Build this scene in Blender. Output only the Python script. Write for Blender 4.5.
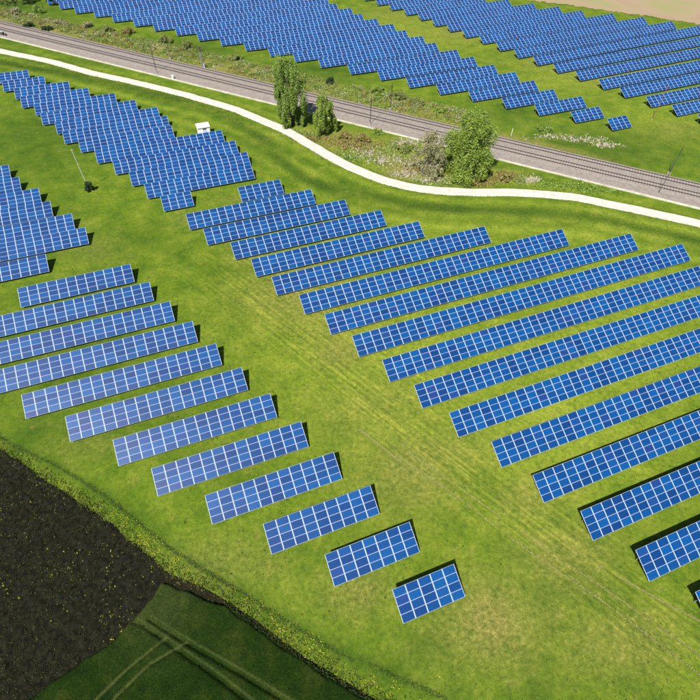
import bpy, bmesh, math, random
import numpy as np
from mathutils import Matrix, Vector, noise

random.seed(7); rng = np.random.default_rng(7)
sc = bpy.context.scene
for o in list(bpy.data.objects): bpy.data.objects.remove(o, do_unlink=True)
COL = sc.collection
R = math.radians

# ------------------------------------------------------------------ camera
FPX, PITCH, ROLL, CAMH, AZ = 494.976, 0.8754286, 0.0228710, 65.80, 0.3854956
cp, sp = math.cos(PITCH), math.sin(PITCH)
FW = np.array([0, cp, -sp]); _rt = np.array([1.0, 0, 0]); _up = np.array([0, sp, cp])
RT = math.cos(ROLL)*_rt + math.sin(ROLL)*_up
UP = -math.sin(ROLL)*_rt + math.cos(ROLL)*_up
cam_d = bpy.data.cameras.new('camera'); cam = bpy.data.objects.new('camera', cam_d); COL.objects.link(cam)
cam_d.sensor_width = 36; cam_d.sensor_fit = 'HORIZONTAL'; cam_d.lens = 36*FPX/700
cam_d.clip_start = 0.5; cam_d.clip_end = 6000
cam.matrix_world = Matrix(((RT[0], UP[0], -FW[0], 0), (RT[1], UP[1], -FW[1], 0), (RT[2], UP[2], -FW[2], CAMH), (0, 0, 0, 1)))
sc.camera = cam
sc.render.resolution_x = 1024; sc.render.resolution_y = 1024

E_ = np.array([math.cos(AZ), math.sin(AZ), 0]); N_ = np.array([-math.sin(AZ), math.cos(AZ), 0])
TILT = R(25); W = 1.67; MS = 0.978; H0 = 0.5

def gp(u, v, z=0.0):
    """point of the ground (height z) that lies at photo position u, v (700 px frame)"""
    d = FW*FPX + RT*(u-350) - UP*(v-350)
    return np.array([0, 0, CAMH]) + (z-CAMH)/d[2]*d
def fab(a, b): return E_*a + N_*b

# ------------------------------------------------------------------ light
SUN_EL = R(56.0)
sh = E_*math.sin(R(50)) + N_*math.cos(R(50))            # way the shadows fall
sdir = Vector((-sh[0]*math.cos(SUN_EL), -sh[1]*math.cos(SUN_EL), math.sin(SUN_EL)))
wd = bpy.data.worlds.new('World'); sc.world = wd; wd.use_nodes = True
nt = wd.node_tree; nt.nodes.clear()
sky = nt.nodes.new('ShaderNodeTexSky'); sky.sky_type = 'NISHITA'; sky.sun_disc = False
sky.sun_elevation = SUN_EL; sky.sun_rotation = math.atan2(sdir.x, sdir.y); sky.air_density = 1.0; sky.dust_density = 0.6
bg = nt.nodes.new('ShaderNodeBackground'); bg.inputs['Strength'].default_value = 0.06
ow = nt.nodes.new('ShaderNodeOutputWorld')
nt.links.new(sky.outputs[0], bg.inputs[0]); nt.links.new(bg.outputs[0], ow.inputs[0])
sd = bpy.data.lights.new('sun', 'SUN'); sd.energy = 5.0; sd.angle = R(0.5); sd.color = (1.0, 0.955, 0.88)
so = bpy.data.objects.new('sun', sd); COL.objects.link(so)
so.rotation_euler = sdir.to_track_quat('Z', 'Y').to_euler(); so.location = (0, 0, 120)
sc.view_settings.view_transform = 'Standard'; sc.view_settings.look = 'None'
sc.view_settings.gamma = 1.0; sc.view_settings.use_curve_mapping = False
sc.view_settings.exposure = 0.80

# ------------------------------------------------------------------ helpers
def tag(o, label=None, cat=None, group=None, kind=None):
    if label: o['label'] = label
    if cat: o['category'] = cat
    if group: o['group'] = group
    if kind: o['kind'] = kind
    return o
def empty(name, loc, rz=0.0):
    o = bpy.data.objects.new(name, None); o.empty_display_size = 0.5
    COL.objects.link(o); o.location = loc; o.rotation_euler = (0, 0, rz); return o
def mesh_obj(name, verts, faces, mat, parent=None, smooth=False, mats=None, fm=None):
    me = bpy.data.meshes.new(name)
    me.from_pydata([tuple(map(float, p)) for p in verts], [], faces)
    for m in (mats or [mat]): me.materials.append(m)
    if fm is not None: me.polygons.foreach_set('material_index', fm)
    if smooth: me.polygons.foreach_set('use_smooth', [True]*len(me.polygons))
    me.update()
    o = bpy.data.objects.new(name, me); COL.objects.link(o)
    if parent: o.parent = parent
    return o
def np_mesh(name, V, F, mat, parent=None, smooth=False):
    """V (n,3), F (m,k) numpy"""
    me = bpy.data.meshes.new(name)
    k = F.shape[1]; m = F.shape[0]
    me.vertices.add(len(V)); me.vertices.foreach_set('co', V.astype(np.float32).ravel())
    me.loops.add(m*k); me.loops.foreach_set('vertex_index', F.astype(np.int32).ravel())
    me.polygons.add(m); me.polygons.foreach_set('loop_start', np.arange(0, m*k, k, dtype=np.int32))
    me.polygons.foreach_set('loop_total', np.full(m, k, dtype=np.int32))
    if smooth: me.polygons.foreach_set('use_smooth', np.ones(m, dtype=bool))
    me.materials.append(mat); me.update(calc_edges=True); me.validate()
    o = bpy.data.objects.new(name, me); COL.objects.link(o)
    if parent: o.parent = parent
    return o
class MB:
    def __init__(s): s.v = []; s.f = []; s.m = []
    def box(s, c, size, rot=None, mi=0):
        hx, hy, hz = size[0]/2, size[1]/2, size[2]/2
        b = len(s.v)
        for dx, dy, dz in ((-1,-1,-1),(1,-1,-1),(1,1,-1),(-1,1,-1),(-1,-1,1),(1,-1,1),(1,1,1),(-1,1,1)):
            p = Vector((dx*hx, dy*hy, dz*hz))
            if rot is not None: p = rot @ p
            s.v.append(p + Vector(c))
        for f in ((0,3,2,1),(4,5,6,7),(0,1,5,4),(1,2,6,5),(2,3,7,6),(3,0,4,7)):
            s.f.append(tuple(b+i for i in f)); s.m.append(mi)
    def tube(s, p, q, r0, r1=None, n=8, mi=0, cap=True):
        if r1 is None: r1 = r0
        p = Vector(p); q = Vector(q); d = (q-p).normalized()
        u = d.orthogonal().normalized(); w = d.cross(u)
        b = len(s.v)
        for P, r in ((p, r0), (q, r1)):
            for i in range(n):
                t = 2*math.pi*i/n; s.v.append(P + u*(r*math.cos(t)) + w*(r*math.sin(t)))
        for i in range(n):
            j = (i+1) % n; s.f.append((b+i, b+j, b+n+j, b+n+i)); s.m.append(mi)
        if cap:
            s.f.append(tuple(b+n+i for i in range(n))); s.m.append(mi)
            s.f.append(tuple(b+n-1-i for i in range(n))); s.m.append(mi)
    def build(s, name, mat, parent=None, mats=None, smooth=False):
        return mesh_obj(name, s.v, s.f, mat, parent, smooth, mats, s.m)

# ------------------------------------------------------------------ materials
def M(name, col, rough=0.6, metal=0.0, spec=None, var=0.12, scale=3.0, bump=0.0):
    m = bpy.data.materials.new(name); m.use_nodes = True; t = m.node_tree
    b = t.nodes['Principled BSDF']; b.inputs['Roughness'].default_value = rough; b.inputs['Metallic'].default_value = metal
    if spec is not None: b.inputs['Specular IOR Level'].default_value = spec
    tc = t.nodes.new('ShaderNodeTexCoord'); nz = t.nodes.new('ShaderNodeTexNoise')
    nz.inputs['Scale'].default_value = scale; nz.inputs['Detail'].default_value = 5
    t.links.new(tc.outputs['Object'], nz.inputs['Vector'])
    r = t.nodes.new('ShaderNodeValToRGB')
    r.color_ramp.elements[0].position = 0.3; r.color_ramp.elements[1].position = 0.7
    r.color_ramp.elements[0].color = (*[c*(1-var) for c in col], 1); r.color_ramp.elements[1].color = (*[min(1, c*(1+var)) for c in col], 1)
    t.links.new(nz.outputs['Fac'], r.inputs[0]); t.links.new(r.outputs[0], b.inputs['Base Color'])
    if bump:
        bp = t.nodes.new('ShaderNodeBump'); bp.inputs['Strength'].default_value = bump
        t.links.new(nz.outputs['Fac'], bp.inputs['Height']); t.links.new(bp.outputs[0], b.inputs['Normal'])
    return m
def ramp_mat(name, stops, rough=0.7, transl=0.0, src='island', spec=0.3):
    """colour picked per leaf / blade / clod from a ramp"""
    m = bpy.data.materials.new(name); m.use_nodes = True; t = m.node_tree
    b = t.nodes['Principled BSDF']; b.inputs['Roughness'].default_value = rough; b.inputs['Specular IOR Level'].default_value = spec
    g = t.nodes.new('ShaderNodeNewGeometry'); r = t.nodes.new('ShaderNodeValToRGB')
    els = r.color_ramp.elements
    while len(els) < len(stops): els.new(0.5)
    for e, (p, c) in zip(els, stops): e.position = p; e.color = (*c, 1)
    t.links.new(g.outputs['Random Per Island'], r.inputs[0]); t.links.new(r.outputs[0], b.inputs['Base Color'])
    if transl:
        tr = t.nodes.new('ShaderNodeBsdfTranslucent'); mx = t.nodes.new('ShaderNodeMixShader'); mx.inputs[0].default_value = transl
        t.links.new(r.outputs[0], tr.inputs['Color'])
        o = t.nodes['Material Output']
        t.links.new(b.outputs[0], mx.inputs[1]); t.links.new(tr.outputs[0], mx.inputs[2]); t.links.new(mx.outputs[0], o.inputs['Surface'])
    return m

def glass_mat():
    m = bpy.data.materials.new('solar_glass'); m.use_nodes = True; t = m.node_tree; L = t.links.new
    b = t.nodes['Principled BSDF']
    g = t.nodes.new('ShaderNodeNewGeometry'); oi = t.nodes.new('ShaderNodeObjectInfo')
    ad = t.nodes.new('ShaderNodeMath'); ad.operation = 'ADD'; L(g.outputs['Random Per Island'], ad.inputs[0]); L(oi.outputs['Random'], ad.inputs[1])
    wn = t.nodes.new('ShaderNodeTexWhiteNoise'); wn.noise_dimensions = '1D'
    ml = t.nodes.new('ShaderNodeMath'); ml.operation = 'MULTIPLY'; ml.inputs[1].default_value = 137.31
    L(ad.outputs[0], ml.inputs[0]); L(ml.outputs[0], wn.inputs['W'])
    r = t.nodes.new('ShaderNodeValToRGB'); els = r.color_ramp.elements
    stops = [(0.0, (0.003, 0.029, 0.118)), (0.3, (0.002, 0.036, 0.140)), (0.6, (0.002, 0.045, 0.162)), (0.88, (0.002, 0.055, 0.188)), (1.0, (0.009, 0.032, 0.140))]
    while len(els) < len(stops): els.new(0.5)
    for e, (p, c) in zip(els, stops): e.position = p; e.color = (*c, 1)
    L(wn.outputs['Value'], r.inputs[0])
    # crystal mottling of the cells
    tc = t.nodes.new('ShaderNodeTexCoord'); vo = t.nodes.new('ShaderNodeTexVoronoi'); vo.inputs['Scale'].default_value = 9
    L(tc.outputs['Object'], vo.inputs['Vector'])
    mr = t.nodes.new('ShaderNodeMapRange'); mr.inputs[3].default_value = 0.82; mr.inputs[4].default_value = 1.18
    sx = t.nodes.new('ShaderNodeSeparateColor'); L(vo.outputs['Color'], sx.inputs[0]); L(sx.outputs[0], mr.inputs[0])
    mx = t.nodes.new('ShaderNodeMix'); mx.data_type = 'RGBA'; mx.blend_type = 'MULTIPLY'; mx.inputs[0].default_value = 1
    L(r.outputs[0], mx.inputs[6]); L(mr.outputs[0], mx.inputs[7])
    L(mx.outputs[2], b.inputs['Base Color'])
    b.inputs['Roughness'].default_value = 0.42; b.inputs['Specular IOR Level'].default_value = 0.17
    b.inputs['Coat Weight'].default_value = 0.12; b.inputs['Coat Roughness'].default_value = 0.12
    return m
mat_glass = glass_mat()
mat_frame = M('aluminium_frame', (0.33, 0.38, 0.46), 0.6, 0.0, var=0.05)
mat_steel = M('galvanised_steel', (0.30, 0.31, 0.32), 0.55, 0.5, var=0.15)

# ------------------------------------------------------------------ ground
def seg_dist(X, Y, pts):
    d = np.full(X.shape, 1e9)
    for (x0, y0), (x1, y1) in zip(pts[:-1], pts[1:]):
        dx, dy = x1-x0, y1-y0; L2 = dx*dx+dy*dy+1e-9
        t = np.clip(((X-x0)*dx+(Y-y0)*dy)/L2, 0, 1)
        d = np.minimum(d, np.hypot(X-(x0+t*dx), Y-(y0+t*dy)))
    return d
def pip(X, Y, poly):
    ins = np.zeros(X.shape, bool); n = len(poly)
    for i in range(n):
        x0, y0 = poly[i]; x1, y1 = poly[(i+1) % n]
        c = ((y0 > Y) != (y1 > Y)) & (X < (x1-x0)*(Y-y0)/(y1-y0+1e-12)+x0)
        ins ^= c
    return ins
def px(*pts): return [tuple(gp(u, v)[:2]) for u, v in pts]
def vnoise(X, Y, s, seed=0):
    """cheap value noise, numpy"""
    x = X/s + 1000+seed*17.3; y = Y/s + 1000+seed*9.1
    xi = np.floor(x).astype(np.int64); yi = np.floor(y).astype(np.int64); fx = x-xi; fy = y-yi
    fx = fx*fx*(3-2*fx); fy = fy*fy*(3-2*fy)
    def h(a, b):
        n = (a*374761393 + b*668265263 + seed*144665) & 0xffffffff
        n = ((n ^ (n >> 13))*1274126177) & 0xffffffff
        return ((n ^ (n >> 16)) & 0xffff)/65535.0
    return (h(xi, yi)*(1-fx)+h(xi+1, yi)*fx)*(1-fy)+(h(xi, yi+1)*(1-fx)+h(xi+1, yi+1)*fx)*fy
def fbm(X, Y, s, seed=0, o=4):
    r = 0; a = 0.5
    for k in range(o): r = r+a*vnoise(X, Y, s/2**k, seed+k); a *= 0.5
    return r/(1-0.5**o)

RD = np.array([0.90668048, -0.42181809]); RA = np.array([-69.404, 169.041]); RN = np.array([0.42181809, 0.90668048])
def rp(s, off, z=0.0):                                  # along and across the railway
    p = RA*(1) + RD*s + RN*off; return (p[0], p[1], z)
VERGE = px((-60, 394), (0, 447), (60, 488), (100, 513), (165, 568), (230, 600), (300, 650), (345, 678), (400, 712), (470, 760))
UNCUT = px((-60, 390), (0, 437), (60, 468), (110, 500), (170, 548), (250, 598), (330, 648), (390, 674), (450, 702), (520, 748))
PATH = [(-60, 37), (0, 51), (50, 61.6), (90, 72.6), (135, 82.5), (180, 93.6), (210, 102), (235, 109.5), (256, 118), (286, 131), (314, 147), (342, 163), (371, 175.6), (397, 184), (430, 190), (468, 192.3), (520, 193), (571, 197), (610, 204.5), (649, 212.6), (700, 224), (760, 241)]
SWATH = px((-20, 60), (60, 72), (130, 88), (190, 103), (230, 117), (262, 140), (300, 178), (350, 193), (420, 207), (520, 213), (600, 219), (650, 230), (700, 243), (740, 255))

def axis(lo, hi, step, far):
    a = list(np.arange(lo, hi+step/2, step)); s = step
    up = a[-1]; dn = a[0]; A = []; B = []
    while up < far: s *= 1.35; up += s; dn -= s; A.append(up); B.append(dn)
    return np.array(B[::-1]+a+A)
xs = axis(-175, 175, 1.0, 2500); ys = axis(-15, 300, 1.0, 2500)
X, Y = np.meshgrid(xs, ys); nx, ny = len(xs), len(ys)
Z = 0.10*(fbm(X, Y, 14, 3)-0.5)+0.05*(fbm(X, Y, 2.5, 9, 2)-0.5)
# colour zones of the land (what grows there): r = dry straw, g = lush dark grass, b = bright yellow grass
def blob(u, v, ru, rv=None, ang=0):
    c = gp(u, v); e1 = gp(u+ru, v)-c; rv = rv or ru; e2 = gp(u, v-rv)-c
    A = np.array([[e1[0], e2[0]], [e1[1], e2[1]]]); I = np.linalg.inv(A)
    dx, dy = X-c[0], Y-c[1]; p = I[0, 0]*dx+I[0, 1]*dy; q = I[1, 0]*dx+I[1, 1]*dy
    return np.exp(-(p*p+q*q))
dry = np.zeros_like(X); lush = np.zeros_like(X); yel = np.zeros_like(X)
n1 = fbm(X, Y, 18, 21); n2 = fbm(X, Y, 6, 31); n3 = fbm(X, Y, 45, 41, 2)
for u, v, ru, rv, k in ((500, 620, 60, 45, .75), (560, 560, 60, 40, .5), (350, 590, 40, 25, .6), (420, 470, 60, 40, .55), (300, 290, 60, 35, .6), (260, 255, 30, 15, .6), (340, 350, 30, 20, .5), (450, 455, 50, 30, .5), (620, 640, 70, 40, .45), (380, 410, 60, 40, .35),
                        (330, 330, 50, 30, .3), (200, 220, 25, 8, .5), (90, 445, 35, 15, .3), (235, 560, 60, 25, .35), (530, 500, 40, 25, .4), (90, 250, 30, 15, .25), (620, 75, 60, 12, .5), (470, 30, 60, 12, .45), (560, 60, 50, 10, .45), (400, 15, 40, 8, .4), (680, 130, 40, 10, .3), (60, 230, 25, 12, .3), (230, 200, 30, 5, .3)):
    dry = np.maximum(dry, k*blob(u, v, ru, rv))
for u, v, ru, rv, k in ((40, 140, 60, 30, .8), (30, 225, 50, 30, .55), (120, 240, 80, 20, .3), (60, 430, 80, 25, .55), (330, 70, 60, 10, .7), (600, 150, 80, 22, .8), (180, 50, 80, 10, .8), (520, 110, 60, 12, .6), (600, 590, 80, 8, .2), (420, 650, 30, 20, .5),
                        (240, 480, 40, 20, .4), (60, 350, 90, 60, .55), (150, 410, 70, 40, .45), (230, 455, 60, 30, .35), (660, 215, 50, 8, .4), (70, 62, 80, 5, .5), (250, 150, 20, 16, .3), (0, 10, 60, 30, .9), (540, 680, 30, 30, .35)):
    lush = np.maximum(lush, k*blob(u, v, ru, rv))
for u, v, ru, rv, k in ((440, 350, 160, 90, .8), (600, 330, 120, 90, .8), (560, 420, 120, 70, .9), (420, 230, 130, 20, .6), (600, 230, 80, 12, .7), (300, 330, 90, 50, .4), (560, 220, 120, 10, .5), (400, 40, 80, 25, .5), (640, 120, 60, 20, .5), (560, 80, 60, 20, .4)):
    yel = np.maximum(yel, k*blob(u, v, ru, rv))
dsw = seg_dist(X, Y, SWATH); lush = np.maximum(lush, 0.75*np.exp(-(dsw/2.0)**2)*(0.4+n1))
dun = seg_dist(X, Y, UNCUT); lush = np.maximum(lush, 0.7*np.exp(-(dun/0.9)**2))
# scrubby ground beside the railway
S_ = (X-RA[0])*RD[0]+(Y-RA[1])*RD[1]; O_ = (X-RA[0])*RN[0]+(Y-RA[1])*RN[1]
scr = np.clip(1-np.abs(O_-17)/6.0, 0, 1)*np.clip((115-S_)/25, 0, 1)*(S_ > -120)
dry = np.maximum(dry, np.clip(scr*1.5, 0, 1)*(0.35+0.9*(n2-0.25)))
scr3 = np.clip(1-np.abs(O_-13.6)/2.2, 0, 1)*np.clip((150-S_)/25, 0, 1); dry = np.maximum(dry, scr3*1.1)
scr2 = (O_ > -22) & (O_ < -0.5)
s2 = np.zeros_like(X)
for u, v, ru, rv, k in ((380, 150, 30, 10, .9), (340, 140, 30, 10, .7), (405, 170, 25, 9, .9), (300, 133, 25, 8, .4), (500, 175, 30, 6, .6), (440, 178, 25, 8, .6), (425, 158, 20, 12, .6)):
    s2 = np.maximum(s2, k*blob(u, v, ru, rv))
dry = np.maximum(dry, s2*scr2)
dry = np.clip(dry*(0.45+1.1*n2), 0, 1); lush = np.clip(lush*(0.5+n1), 0, 1); yel = np.clip(yel*(0.55+0.9*n3), 0, 1)
V = np.stack([X, Y, Z], -1).reshape(-1, 3)
ii = (np.arange(ny-1)[:, None]*nx+np.arange(nx-1)[None, :]).ravel()
F = np.stack([ii, ii+1, ii+nx+1, ii+nx], -1)

lp0, lp1 = gp(300, 345), gp(690, 640); LANE_ANG = math.atan2(lp1[1]-lp0[1], lp1[0]-lp0[0])
lane = np.zeros_like(X)
for l_, w_ in ((px((215, 265), (300, 345), (420, 440), (560, 545), (690, 640), (800, 720)), 5.0), (px((250, 250), (330, 320), (480, 420)), 3.0)):
    lane = np.maximum(lane, np.exp(-(seg_dist(X, Y, l_)/w_)**2))
# mowing swaths that follow the path: rings of longer and shorter grass
PW = px(*PATH); dp = seg_dist(X, Y, PW); south = O_ < -3
ringm = south*np.clip((dp-2.0)/1.5, 0, 1)*np.clip((19-dp)/5, 0, 1)
wob = dp+1.3*(fbm(X, Y, 14, 91)-.5)*2
lush = np.clip(lush+ringm*0.34*np.clip(np.sin(wob*2*math.pi/5.2), 0, 1)*(0.35+n1), 0, 1)
yel = np.clip(yel+ringm*0.5*np.clip(-np.sin(wob*2*math.pi/5.2), 0, 1), 0, 1)
def ground_mat():
    m = bpy.data.materials.new('meadow_grass'); m.use_nodes = True; t = m.node_tree; L = t.links.new
    b = t.nodes['Principled BSDF']; b.inputs['Roughness'].default_value = 0.95; b.inputs['Specular IOR Level'].default_value = 0.05
    at = t.nodes.new('ShaderNodeAttribute'); at.attribute_name = 'zone'
    sp_ = t.nodes.new('ShaderNodeSeparateColor'); L(at.outputs['Color'], sp_.inputs[0])
    geo = t.nodes.new('ShaderNodeNewGeometry')
    def nz(scale, detail=6, rough=0.6, vec=None):
        n = t.nodes.new('ShaderNodeTexNoise'); n.inputs['Scale'].default_value = scale; n.inputs['Detail'].default_value = detail; n.inputs['Roughness'].default_value = rough
        L(vec or geo.outputs['Position'], n.inputs['Vector']); return n.outputs['Fac']
    def ramp(fac, stops):
        r = t.nodes.new('ShaderNodeValToRGB'); els = r.color_ramp.elements
        while len(els) < len(stops): els.new(0.5)
        for e, (p, c) in zip(els, stops):
            e.position = p; e.color = (*c, 1) if len(c) == 3 else c
        L(fac, r.inputs[0]); return r.outputs[0]
    def mix(f, a, b_, mode='MIX'):
        n = t.nodes.new('ShaderNodeMix'); n.data_type = 'RGBA'; n.blend_type = mode
        if isinstance(f, float): n.inputs[0].default_value = f
        else: L(f, n.inputs[0])
        L(a, n.inputs[6]); L(b_, n.inputs[7]); return n.outputs[2]
    def math_(op, a, b_=None, c=None, clamp=False):
        n = t.nodes.new('ShaderNodeMath'); n.operation = op; n.use_clamp = clamp
        for i, x in enumerate((a, b_, c)):
            if x is None: continue
            if isinstance(x, (int, float)): n.inputs[i].default_value = x
            else: L(x, n.inputs[i])
        return n.outputs[0]
    big = nz(0.05, 4); mid = nz(0.22, 6, 0.65); fine = nz(1.6, 8, 0.75); tiny = nz(6.5, 4, 0.8)
    base = ramp(mid, [(0.30, (0.046, 0.094, 0.007)), (0.5, (0.086, 0.134, 0.010)), (0.70, (0.138, 0.174, 0.018))])
    yb = ramp(mid, [(0.3, (0.128, 0.184, 0.014)), (0.7, (0.215, 0.245, 0.030))])
    lb = ramp(mid, [(0.3, (0.019, 0.050, 0.006)), (0.7, (0.048, 0.088, 0.009))])
    db = ramp(fine, [(0.3, (0.120, 0.112, 0.028)), (0.55, (0.180, 0.165, 0.042)), (0.75, (0.300, 0.250, 0.095))])
    def masked(ch, lo=0.35):
        q = math_('MULTIPLY_ADD', fine, 1.6, -0.8); s = math_('ADD', ch, math_('MULTIPLY', q, math_('MULTIPLY', ch, 1.0))); return math_('MULTIPLY', s, 1.0, clamp=True)
    c = mix(masked(sp_.outputs[2]), base, yb); c = mix(masked(sp_.outputs[1]), c, lb); c = mix(masked(sp_.outputs[0]), c, db)
    # soft straw-coloured patches everywhere
    pt = ramp(nz(0.45, 8, 0.7), [(0.55, (0, 0, 0)), (0.75, (1, 1, 1))])
    c = mix(math_('MULTIPLY', pt, 0.58), c, db)
    gp_ = ramp(nz(0.62, 7, 0.72), [(0.50, (0, 0, 0)), (0.68, (1, 1, 1))])
    gd = ramp(fine, [(0.3, (0.032, 0.070, 0.008)), (0.7, (0.075, 0.118, 0.012))])
    c = mix(math_('MULTIPLY', gp_, 0.60), c, gd)
    mp = t.nodes.new('ShaderNodeMapping'); mp.vector_type = 'TEXTURE'; mp.inputs['Rotation'].default_value = (0, 0, LANE_ANG); mp.inputs['Scale'].default_value = (16, 0.55, 1)
    L(geo.outputs['Position'], mp.inputs['Vector'])
    st = ramp(nz(1.0, 4, 0.6, mp.outputs[0]), [(0.36, (0.55, 0.66, 0.45)), (0.5, (1, 1, 1)), (0.62, (1.7, 1.5, 1.5))])
    c = mix(math_('MULTIPLY', at.outputs['Alpha'], 0.55), c, mix(1.0, c, st, 'MULTIPLY'))
    fr = ramp(fine, [(0.25, (0.55, 0.62, 0.5)), (0.5, (1, 1, 1)), (0.75, (1.4, 1.35, 1.3))]); c = mix(1.0, c, fr, 'MULTIPLY')
    tr = ramp(tiny, [(0.25, (0.55, 0.6, 0.55)), (0.5, (1, 1, 1)), (0.75, (1.4, 1.38, 1.35))]); c = mix(0.75, c, tr, 'MULTIPLY')
    L(c, b.inputs['Base Color'])
    bp = t.nodes.new('ShaderNodeBump'); bp.inputs['Strength'].default_value = 0.55; bp.inputs['Distance'].default_value = 0.25
    L(math_('ADD', fine, math_('MULTIPLY', tiny, 0.4)), bp.inputs['Height']); L(bp.outputs[0], b.inputs['Normal'])
    return m
ground = np_mesh('ground', V, F, ground_mat(), smooth=True)
ca = ground.data.attributes.new('zone', 'FLOAT_COLOR', 'POINT')
ca.data.foreach_set('color', np.stack([dry, lush, yel, lane], -1).astype(np.float32).ravel())
tag(ground, kind='structure')

def ribbon(name, pts, w0, w1, z, mat, sub=1):
    P = [np.array(p[:2]) for p in pts]; vs = []; fs = []
    for i, p in enumerate(P):
        a = P[max(0, i-1)]; c = P[min(len(P)-1, i+1)]; d = (c-a)/np.linalg.norm(c-a); n = np.array([-d[1], d[0]])
        j0 = w0+0.18*noise.noise(Vector((p[0]*.35, p[1]*.35, 1))); j1 = w1+0.18*noise.noise(Vector((p[0]*.35, p[1]*.35, 7)))
        vs += [(*(p-n*j0), z-0.08), (*(p-n*(j0-0.12)), z), (*(p+n*(j1-0.12)), z), (*(p+n*j1), z-0.08)]
    for i in range(len(P)-1):
        for k in range(3): fs.append((4*i+k, 4*i+4+k, 4*i+5+k, 4*i+1+k)[::-1])
    return mesh_obj(name, vs, fs, mat)
def smooth_line(pts, step=1.0):
    P = [np.array(p) for p in pts]; out = []
    for i in range(len(P)-1):
        p0 = P[max(0, i-1)]; p1 = P[i]; p2 = P[i+1]; p3 = P[min(len(P)-1, i+2)]
        n = max(2, int(np.linalg.norm(p2-p1)/step))
        for k in range(n):
            t = k/n
            out.append(0.5*((2*p1)+(-p0+p2)*t+(2*p0-5*p1+4*p2-p3)*t*t+(-p0+3*p1-3*p2+p3)*t**3))
    out.append(P[-1]); return out
mat_path = M('pale_gravel_path', (0.44, 0.405, 0.35), 0.9, var=0.16, scale=0.9, bump=0.1)
path = ribbon('gravel_path', smooth_line(px(*PATH)), 1.58, 1.58, 0.10, mat_path); tag(path, kind='structure')

# railway bed
def bed_mat():
    m = M('railway_ballast', (0.190, 0.163, 0.142), 0.95, var=0.38, scale=1.2, bump=0.5)
    t = m.node_tree; nzs = [n for n in t.nodes if n.type == 'TEX_NOISE'][0]; nzs.inputs['Detail'].default_value = 10; nzs.inputs['Roughness'].default_value = 0.8
    return m
s0, s1 = -150.0, 260.0
vs = []; fs = []; prof = [(0.35, 0.0), (0.9, 0.20), (3.2, 0.26), (3.9, 0.40), (7.2, 0.42), (8.2, 0.42), (11.6, 0.42), (12.6, 0.02)]
ns = 206
for i in range(ns):
    s = s0+(s1-s0)*i/(ns-1)
    for k, (o_, z_) in enumerate(prof):
        j = 0.35*noise.noise(Vector((s*.3, k*5, 0))) if k in (0, 7) else 0
        vs.append(rp(s, o_+j, z_ + (0.03*noise.noise(Vector((s, k, 3))) if z_ > 0.05 else -0.06)))
for i in range(ns-1):
    for k in range(len(prof)-1):
        a = i*len(prof)+k; fs.append((a, a+len(prof), a+len(prof)+1, a+1)[::-1])
bed = mesh_obj('railway_ballast', vs, fs, bed_mat()); tag(bed, kind='structure')

# far dry field beyond the top right solar rows
def grid_sheet(name, poly, res, hfn, mat, jag=0.0):
    P = np.array(poly); x0, y0 = P.min(0); x1, y1 = P.max(0)
    gx = np.arange(x0, x1, res); gy = np.arange(y0, y1, res); GX, GY = np.meshgrid(gx, gy)
    cx = GX[:-1, :-1]+res/2; cy = GY[:-1, :-1]+res/2
    jx = cx+jag*(vnoise(cx, cy, 1.2, 5)-.5)*2; jy = cy+jag*(vnoise(cx, cy, 1.2, 6)-.5)*2
    keep = pip(jx, jy, poly)
    d = seg_dist(GX+jag*(vnoise(GX, GY, 1.2, 5)-.5)*2, GY+jag*(vnoise(GX, GY, 1.2, 6)-.5)*2, list(poly)+[poly[0]])
    Zg = hfn(GX, GY, d)
    Vv = np.stack([GX, GY, Zg], -1).reshape(-1, 3); w = len(gx)
    idx = (np.arange(len(gy)-1)[:, None]*w+np.arange(w-1)[None, :])[keep]
    Ff = np.stack([idx, idx+1, idx+w+1, idx+w], -1)
    used = np.unique(Ff); mp = -np.ones(len(Vv), int); mp[used] = np.arange(len(used))
    o = np_mesh(name, Vv[used], mp[Ff], mat, smooth=True)
    return o, Vv[used]
tan = M('dry_stubble', (0.37, 0.245, 0.145), 0.95, var=0.22, scale=0.05)
def tan_mat():
    t = tan.node_tree; r = [n for n in t.nodes if n.type == 'VALTORGB'][0]
    r.color_ramp.elements[0].color = (0.205, 0.145, 0.085, 1); r.color_ramp.elements[1].color = (0.20, 0.19, 0.075, 1)
    r.color_ramp.elements.new(0.5).color = (0.245, 0.18, 0.105, 1)
tan_mat()
tp = px((470, -6), (530, 0.5), (560, 4), (600, 10), (650, 16.5), (700, 25), (760, 35), (820, 46)) + px((900, -60), (480, -60))
fld, _ = grid_sheet('stubble_field', tp, 1.0, lambda x, y, d: 0.10+0.06*(vnoise(x, y, 5, 2)-.5), tan, 0.9); tag(fld, kind='structure')

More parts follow.
